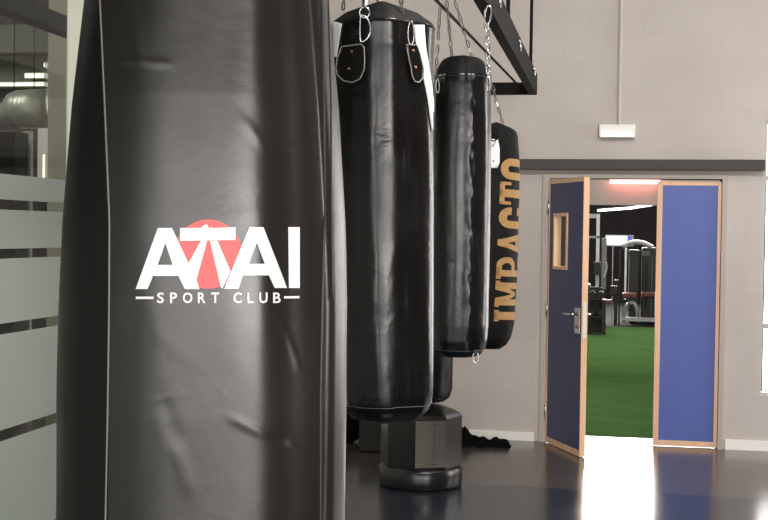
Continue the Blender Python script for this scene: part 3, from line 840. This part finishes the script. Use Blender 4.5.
# cable tower
ct = thing('cable_tower', 'tall chrome cable tower standing at the left of the gym doorway', 'cable machine', base_pt(598, 22.6))
obj('upright', bp(594.5, 214, 600, 333, 22.6, .1), STEEL, ct)
obj('upright', bp(586, 236, 589, 333, 22.8, .1), STEEL, ct)
obj('top_bar', bp(583, 214, 600, 218, 22.65, .08), SILVER, ct)
obj('crossbar', bp(586, 236, 600, 238, 22.6, .06), SILVER, ct)
obj('carriage', bp(593.5, 262, 601, 275, 22.5, .1), MBLK, ct)
obj('base', bp(586, 322, 606, 333, 22.4, .5), MBLK, ct)
# dumbbell rack
dr = thing('dumbbell_rack', 'black dumbbell rack beside the open blue door leaf', 'rack', base_pt(597, 20.8))
yR = 20.8; zz = lambda py: max(atY(600, py, yR).z, 0)
xl, xr_ = atY(586, 300, yR).x, atY(606, 300, yR).x
obj('back_panel', BX((xl + .06, yR + .3, .1), (xr_ - .06, yR + .34, zz(288))), MBLK, dr)
obj('frame', box(box(BX((xl, yR, 0.005), (xl + .06, yR + .5, zz(285))), (xr_ - .06, yR, 0.005), (xr_, yR + .5, zz(300))), (xl + .06, yR + .2, 0.02), (xr_ - .06, yR + .3, .1)), MBLK, dr)
for py in (300, 318): obj('shelf', BX((xl + .06, yR, zz(py)), (xr_ - .06, yR + .45, zz(py) + .03)), MBLK, dr)
for pyi, py in enumerate((300, 318)):
    for j in range(2):
        xx = xl + .1 + j * .14; z = zz(py) + .03 + .06
        db = thing('dumbbell', ['black and chrome dumbbell on the upper rack shelf', 'black and chrome dumbbell on the lower rack shelf'][pyi], 'dumbbell', (xx, yR + .1, z), ['dumbbells on the upper shelf', 'dumbbells on the lower shelf'][pyi])
        for yy in (0, .16):
            obj('weight_head', TB([(xx, yR + yy + .04, z), (xx, yR + yy + .12, z)], .055, 12), MBLK, db)
        obj('grip', TB([(xx, yR + .12, z), (xx, yR + .2, z)], .018, 8), CHROME, db)
# cable machine with grey shroud (middle)
mm = thing('weight_machine', 'grey and chrome weight machine with upright column behind the dumbbell rack', 'weight machine', base_pt(610, YM))
obj('shroud', bp(601, 238, 607, 290, YM, .35, .02), GREYP, mm)
obj('upright', bp(611, 240, 613.5, 333, YM, .08), SILVER, mm); obj('upright', bp(618, 250, 621, 333, YM, .08), MBLK, mm)

obj('weight_stack', bp(613.5, 280, 618, 330, YM + .02, .15), MBLK, mm)
obj('handle', TB([atY(604, 277, YM - .1), atY(607, 268, YM - .1), atY(606, 262, YM - .1)], .02, 6), SILVER, mm)
obj('seat', bp(604, 300, 612, 304, YM - .3, .3, .01), REDV, mm)
# screen
scn = thing('wall_screen', 'bright glowing screen hanging above the weight machines', 'screen', atY(620, 240, 26))
a = atY(605, 246, 26); b_ = atY(633.5, 235, 26)
obj('frame', BX((a.x, 26.0, a.z), (b_.x, 26.05, b_.z)), SILVER, scn)
obj('display', BX((a.x + .03, 25.985, a.z + .03), (b_.x - .13, 25.998, b_.z - .03)), mat('white screen glow', (255, 255, 255), .4, emit=(245, 248, 255), estr=2.5), scn)
obj('display', BX((b_.x - .12, 25.985, a.z + .03), (b_.x - .03, 25.998, b_.z - .03)), mat('blue screen glow', (80, 90, 200), .4, emit=(90, 110, 220), estr=.6), scn)
obj('mount_pole', TB([((a.x + b_.x) / 2, 26.03, b_.z), ((a.x + b_.x) / 2, 26.03, 7.99)], .02, 6), MBLK, scn)
# big shrouded stack machine with an arched top
sm = thing('stack_machine', 'dark weight stack machine with an arched silver top and maroon seats', 'weight machine', base_pt(640, YM + .3))
Ys = YM + .5
obj('shroud', bp(628, 250, 640, 322, Ys, .6, .02), MBLK, sm)
obj('shroud', bp(641, 248, 668, 322, Ys, .6, .02), MBLK, sm)
for px in (628, 640.5, 651, 654.5): obj('upright', bp(px, 256, px + 1.4, 322, Ys - .05, .04), SILVER, sm)
obj('upright', bp(624, 248, 627, 300, Ys - .1, .08), STEEL, sm)
obj('guide_slot', bp(644, 262, 648, 310, Ys - .01, .02), RUBBER, sm)
obj('badge_plate', bp(641.5, 251, 650, 255.5, Ys - .012, .01), GREYP, sm)
P = []
for i in range(13):
    f = i / 12; P.append(atY(622 + 30 * f, 251 - 9 * math.sin(PI * (0.15 + .72 * f)), Ys - .08))
obj('arched_top', TB(P, .045, 8), SILVER, sm, True)
P = [atY(624, 322, Ys - .5), atY(624, 312, Ys - .5), atY(628, 304, Ys - .5), atY(633, 302, Ys - .5), atY(637, 308, Ys - .5), atY(639, 322, Ys - .5)]
obj('bench_frame', TB(P, .035, 8), SILVER, sm, True)
obj('seat', bp(622, 293.5, 637, 298, Ys - .65, .35, .02), REDV, sm)
obj('seat', bp(641, 293, 662, 297, Ys - .65, .35, .02), REDV, sm)
obj('backrest', bp(610, 286, 618, 296, YM - .3, .2, .02), MBLK, mm)
obj('footplate', bp(622, 318.5, 662, 321, Ys - .55, .2), SILVER, sm)
# linear ceiling lamps
LED = mat('linear lamp glow', (255, 255, 255), .4, emit=(255, 252, 248), estr=5)
for (x0, y0, x1, y1, lab) in ((598, 210.5, 631, 208, 'long glowing linear lamp running left under the dark gym ceiling'), (631, 208, 659, 203.5, 'glowing linear lamp angled up to the right under the dark gym ceiling')):
    p0, p1 = atY(x0, y0, 24.5), atY(x1, y1, 24.0)
    t = thing('linear_lamp', lab, 'ceiling lamp', (p0 + p1) / 2)
    obj('tube', TB([p0, p1], .022, 8), LED, t)
    obj('housing', TB([p0 + Vector((0, .04, .03)), p1 + Vector((0, .04, .03))], .028, 6), MBLK, t)
    obj('hanging_wire', TB([(p0 + p1) / 2 + Vector((0, .04, .03)), Vector(((p0.x + p1.x) / 2, (p0.y + p1.y) / 2 + .04, 7.99))], .006, 5), MBLK, t)

# ================= glass partition on the left
PX = XL
yM0 = atX(68, 60, PX).y; yM1 = atX(86, 60, PX).y
MULL = mat('pale green-grey mullion', (214, 218, 200), .5)
struct(obj('partition_mullion', BX((PX - .008, yM0, 0), (PX + .004, yM1 + 2.6, CEIL)), MULL))
struct(obj('wall_left', BX((PX - .1, yM1 + 2.6, 0), (PX, YW, CEIL)), RW))
gp = struct(obj('window_7', BX((PX - .012, -6, 0.02), (PX - .002, yM0 - .001, CEIL)), CLEAR))
def frost_mat():
    M = bpy.data.materials.new('frosted film'); M.use_nodes = True
    nt = M.node_tree; n = nt.nodes; L = nt.links.new; b = n['Principled BSDF']; out = n['Material Output']
    b.inputs['Base Color'].default_value = lin((176, 184, 174)); b.inputs['Roughness'].default_value = .5
    tl = n.new('ShaderNodeBsdfTranslucent'); tl.inputs[0].default_value = lin((190, 198, 188))
    tr = n.new('ShaderNodeBsdfTransparent')
    m1 = n.new('ShaderNodeMixShader'); m1.inputs[0].default_value = .3; L(b.outputs[0], m1.inputs[1]); L(tl.outputs[0], m1.inputs[2])
    m2 = n.new('ShaderNodeMixShader'); m2.inputs[0].default_value = .10; L(m1.outputs[0], m2.inputs[1]); L(tr.outputs[0], m2.inputs[2]); L(m2.outputs[0], out.inputs[0])
    return M
FROST = frost_mat()
def hz_(py): return atX(30, py, PX).z
lim = [(176.6, 201.0), (210.7, 248.2), (257.6, 319.5), (329.8, 421), (431.5, 540)]
fb = bmesh.new()
for a, b_ in lim:
    za, zb_ = hz_(a), max(hz_(b_), .03)
    box(fb, (PX + .0015, -6, zb_), (PX + .003, yM0 - .001, za))
fo = obj('frosted_bands', fb, FROST, gp)
# what stands behind the glass
OX = -9.5
slab('wall_office_back', (-12, 17.0, 0), (PX - .12, 17.2, 5), mat('office grey wall', (118, 114, 104), .8))
slab('floor_office', (-12, 10.3, -.1), (-8.2, 17.2, 0), DARKFLOOR)
slab('wall_office_far', (-12.2, -6, 0), (-12, 17.2, 5), mat('office dark wall', (80, 78, 72), .8))
slab('ceiling_office', (-12, YW + T, CEIL), (-8.3, 17.2, CEIL + .1), CEILM)
# column just behind the glass
cxa = atX(48, 100, PX - .8); cxb = atX(67, 100, PX - .8)
Yc = 9.0
pa, pb = atY(48, 100, Yc), atY(70, 100, Yc)
slab('wall_column', (pa.x, Yc, 0), (pb.x, Yc + .3, CEIL), mat('taupe column paint', (140, 134, 120), .7))
# dark steel joist
j0 = atX(68, 36, -3.5); j1 = atX(68, 20, -3.5)
slab('trim_2', (-3.56, 1.0, j0.z), (-3.44, j0.y + .25, j1.z), mat('dark steel joist', (30, 29, 26), .7, spec=.2))
# soffit, light strips
Yo = 9.3
s0, s1 = atY(-30, 53, Yo), atY(48, 24, Yo)
slab('trim_3', (s0.x, Yo, s0.z), (s1.x - .01, Yo + .3, s1.z), mat('office soffit', (92, 90, 82), .8))
s0, s1 = atY(-30, 89, 9.5), atY(48, 54, 9.5)
slab('trim_4', (s0.x, 9.5, s0.z), (s1.x - .01, 9.6, s1.z), mat('grey plenum', (120, 118, 108), .8))
OL = mat('office strip and glint glow', (255, 255, 250), .4, emit=(240, 240, 225), estr=1.3)
for (x0, y0, x1, y1, lab) in ((25, 78, 48, 74, 'short bright strip light behind the glass above the duct'), (-25, 86.5, 48, 83, 'long pale strip light behind the glass just above the silver duct'), (44, 67, 49, 63.5, 'tiny bright spotlight behind the glass above the strip lights')):
    p0, p1 = atY(x0, y0, 9.4), atY(x1, y1, 9.4)
    t = thing('strip_light', lab, 'light', (p0 + p1) / 2)
    obj('housing', BX((p0.x, 9.39, p0.z - .004), (p1.x - .02, 9.46, p1.z + .01)), MULL, t)
    obj('tube', BX((p0.x + .01, 9.375, p0.z), (p1.x - .03, 9.388, p1.z)), OL, t)
# spiral duct
Yd = 9.2
dc = [(-40, 115, 11), (4, 114, 12), (9, 112, 14), (14, 110, 19), (18, 109, 21), (47.5, 108, 22)]
bm = bmesh.new(); P = []; Rr = []
for i, (x, y, r) in enumerate(dc): P.append(atY(x, y, Yd)); Rr.append(r * Yd / F * 0.95)
tube(bm, P, Rr, 32)
DUCT = mat('galvanised duct', (178, 176, 165), .38, .5)
dt = thing('air_duct', 'silver galvanised air duct behind the glass partition', 'air duct', P[-1])
obj('duct_shell', bm, DUCT, dt, True)
for x in range(21, 47, 4):
    c = atY(x, 109.6 - (x - 18) * .03, Yd); rr = 21.4 * Yd / F * .955
    obj('duct_rib', TB([c + Vector((0, math.cos(2 * PI * i / 32) * rr, math.sin(2 * PI * i / 32) * rr)) for i in range(32)], .0035, 5, True), DUCT, dt, True)
for x in (14, 34):
    c = atY(x, 92, Yd); obj('hanging_wire', TB([(c.x, Yd, c.z), (c.x, Yd, CEIL - .005)], .004, 5), BLACKMETAL, dt)
# lower office pieces seen over the frosting
a, b_ = atY(-30, 182, 11.5), atY(15, 131, 11.5)
tag(obj('office_cabinet', BX((a.x, 11.5, 0), (b_.x, 11.8, b_.z), .01), mat('black cabinet', (14, 14, 13), .7, spec=.2)), 'tall black cabinet behind the frosted glass under the duct', 'cabinet')
a, b_ = atY(20, 240, 12), atY(31, 131, 12)
slab('trim_5', (a.x + .02, 12, 0), (b_.x, 12.05, b_.z), mat('white pillar', (178, 176, 164), .7))
a, b_ = atY(-40, 155, 12.6), atY(49, 150, 12.6)
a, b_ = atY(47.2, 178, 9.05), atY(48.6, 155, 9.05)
tag(obj('door_glint', BX((a.x, 8.97, a.z), (b_.x, 8.99, b_.z)), OL), 'thin painted glint, a glowing vertical sliver beside the taupe column behind the glass', 'light')  # glint painted in as a small glowing box, not a lamp

# ================= floor objects
# freestanding bag: pedestal + column
fbz = at(420, 478, 8.35)
gx = atZ(420.5, 484)
fs = thing('freestanding_bag', 'freestanding punching bag on an octagonal black base on the floor', 'punching bag', (gx.x, gx.y, 0))
dS = (gx - CAM).dot(fwd); kS = dS / F
zS = lambda py: at(420, py, dS).z
Rb = 41.5 * kS
obj('base_ring', lathe(bmesh.new(), [(Rb * .97, 0), (Rb, .02), (Rb * 1.01, .12), (Rb * .98, zS(464)), (Rb * .90, zS(462))], (gx.x, gx.y, 0), 64), PLASTIC, fs, True)
bm = bmesh.new(); rings = []
zt, zl = zS(412), zS(465)
camang = math.atan2(CAM.y - gx.y, CAM.x - gx.x)
for (r, z) in ((Rb * .93, zl), (Rb * .98, zl + .02), (Rb * .98, zt - .01), (Rb * .93, zt + .01), (Rb * .55, zS(405)), (Rb * .3, zS(403))):
    rings.append([bm.verts.new((gx.x + r * math.cos(camang + R(36.5 + 45 * k)), gx.y + r * math.sin(camang + R(36.5 + 45 * k)), z)) for k in range(8)])
for A, B in zip(rings, rings[1:]):
    for k in range(8): bm.faces.new((A[k], A[(k + 1) % 8], B[(k + 1) % 8], B[k]))
bm.faces.new(rings[0][::-1]); bm.faces.new(rings[-1])
bd = obj('base_drum', bm, PLASTIC, fs)
# raised face panel, painted pale where light catches it
rr = Rb * .98 * math.cos(R(22.5))
fd = camang + R(14); tdir = Vector((-math.sin(fd), math.cos(fd), 0)); nd = Vector((math.cos(fd), math.sin(fd), 0))
hw = Rb * .98 * math.sin(R(22.5)) * .98
bm = bmesh.new(); C0 = Vector((gx.x, gx.y, 0)) + nd * (rr + .001)
for s in (0, .006): pass
v = [bm.verts.new(C0 + tdir * sx * hw + Vector((0, 0, z)) + nd * .004) for sx, z in ((-1, zl + .03), (1, zl + .03), (1, zt - .02), (-1, zt - .02))]
f = bm.faces.new(v); bmesh.ops.solidify(bm, geom=[f], thickness=.004)
obj('face_panel', bm, PLASTIC_LIT, fs)
bm = bmesh.new()
C0 = C0 + nd * .006
for z in (zl + .05, zt - .045):
    b2 = [C0 + tdir * hw * .45 + Vector((0, 0, z)), C0 - tdir * hw * .0 + Vector((0, 0, z))]
    tube(bm, b2, .0022, 5)
tube(bm, [C0 + tdir * hw * .22 + Vector((0, 0, zl + .05)), C0 + tdir * hw * .22 + Vector((0, 0, zt - .045))], .0012, 5)
obj('handle_groove', bm, RUBBER, fs)
rc = 30.5 * kS; cxs = at(417.5, 400, dS)
cc = (at(417.5, 380, dS)); 
obj('neck', lathe(bmesh.new(), [(.09, zS(405) - .01), (.07, zS(400)), (.07, zS(393))], (gx.x, gx.y, 0), 24), RUBBER, fs, True)
zb0 = zS(401.5)
obj('bag_column', lathe(bmesh.new(), [(.06, zb0), (rc * .75, zb0 + .012), (rc * .93, zb0 + .04), (rc, zb0 + .09), (rc, 1.60), (rc * .95, 1.66), (rc * .7, 1.7), (.05, 1.71)], (gx.x, gx.y, 0), 64), VINYL, fs, True)
# black box and bag behind the row
b0 = atZ(378, 453); 
k_ = (b0 - CAM).dot(fwd) / F
tag(obj('step_box', BX((b0.x - 20 * k_, b0.y, 0), (b0.x + .02, b0.y + .35, 36 * k_), .015), mat('charcoal box', (30, 30, 30), .6)), 'charcoal box on the floor behind the freestanding bag base', 'box')
b0 = atZ(352, 446)
bm = bmesh.new(); bmesh.ops.create_icosphere(bm, subdivisions=4, radius=1)
for v in bm.verts:
    n_ = N(v.co.x * 2, v.co.y * 2, v.co.z * 2, 4); v.co *= 1 + .12 * n_
    v.co = Vector((v.co.x * .17 + b0.x - .12, v.co.y * .14 + b0.y + .2, max(0, v.co.z * .16 + .13)))
tag(obj('gym_bag', bm, CLOTH, None, True), 'slumped black gym bag on the floor partly hidden behind the nearest leather bag', 'bag')
# cloth heap by the skirting
bm = bmesh.new()
p0, p1 = atZ(458, 444), atZ(511, 447)
n_u, n_v = 90, 26; grid = []
for i in range(n_u + 1):
    row = []
    u = i / n_u
    hgt = (0.05 * math.exp(-((u - .1) / .12) ** 2) + .075 * (1 - u * .35)) * (1 if .0 < u < 1 else 0) * min(1, (1 - u) * 14)
    wdt = .12 * (1 - .5 * u) + .015 * math.sin(u * 17)
    for j in range(n_v + 1):
        w = j / n_v * 2 - 1
        c = p0.lerp(p1, u); ns = N(u * 7, w * 1.5, 3, 1) ; n2 = N(u * 18, w * 4, 1, 2)
        z = max(0.001, hgt * (1 - w * w) ** .7 * (1 + .45 * ns + .12 * n2))
        row.append(bm.verts.new((c.x, c.y + w * wdt + .03 * ns, z)))
    grid.append(row)
for i in range(n_u):
    for j in range(n_v): bm.faces.new((grid[i][j], grid[i + 1][j], grid[i + 1][j + 1], grid[i][j + 1]))
tag(obj('cloth_heap', bm, CLOTH, None, True), 'crumpled black cloth lying on the floor beside the white skirting', 'cloth')

# ================= light
def area(name, loc, rot, sx, sy, power, col=(1, 1, 1)):
    l = bpy.data.lights.new(name, 'AREA'); l.shape = 'RECTANGLE'; l.size = sx; l.size_y = sy; l.energy = power; l.color = col
    o = bpy.data.objects.new(name, l); COL.objects.link(o); o.location = loc; o.rotation_euler = rot; return o
area('daylight_side', (XR - .06, 8.8, 2.1), (0, R(90), 0), 2.9, 1.5, 60, (1, .98, .96))
area('daylight_side', (XR - .06, -3.4, 2.1), (0, R(90), 0), 2.9, 4.1, 230, (1, .965, .94))
area('daylight_rear', (0.0, -5.8, 2.2), (R(90), 0, 0), 8.2, 3.4, 400, (1, .965, .94))
area('ceiling_fill', (0.6, 3.0, 4.9), (0, 0, 0), .5, 5, 40, (1, .95, .9))
area('ceiling_fill', (1.0, 7.2, 4.9), (0, 0, 0), 3.5, .6, 40, (1, .955, .92))
area('ceiling_fill', (0.9, 3.6, 4.9), (R(35), 0, R(12)), 1.6, .5, 260, (1, .955, .92))  # unseen fill lamp, added to brighten the lower left of the back wall
area('office_light', (-6, 6.5, 4.8), (0, 0, 0), 3, 3, 160, (.98, 1, .94))
area('office_light', (-7, 13, 4.8), (0, 0, 0), 3, 3, 200, (.98, 1, .94))
area('gym_light', (0.5, 20.5, 7.8), (0, 0, 0), 6, 2, 380, (1, .98, .96))
area('lobby_light', (0.2, 13.3, 7.5), (0, 0, 0), 3, 3, 120, (1, .95, .93))
w = bpy.data.worlds.new('world'); SC.world = w; w.use_nodes = True
w.node_tree.nodes['Background'].inputs[0].default_value = (.8, .85, .9, 1); w.node_tree.nodes['Background'].inputs[1].default_value = .3
SC.view_settings.view_transform = 'Standard'; SC.view_settings.look = 'None'; SC.view_settings.exposure = 0; SC.view_settings.gamma = 1
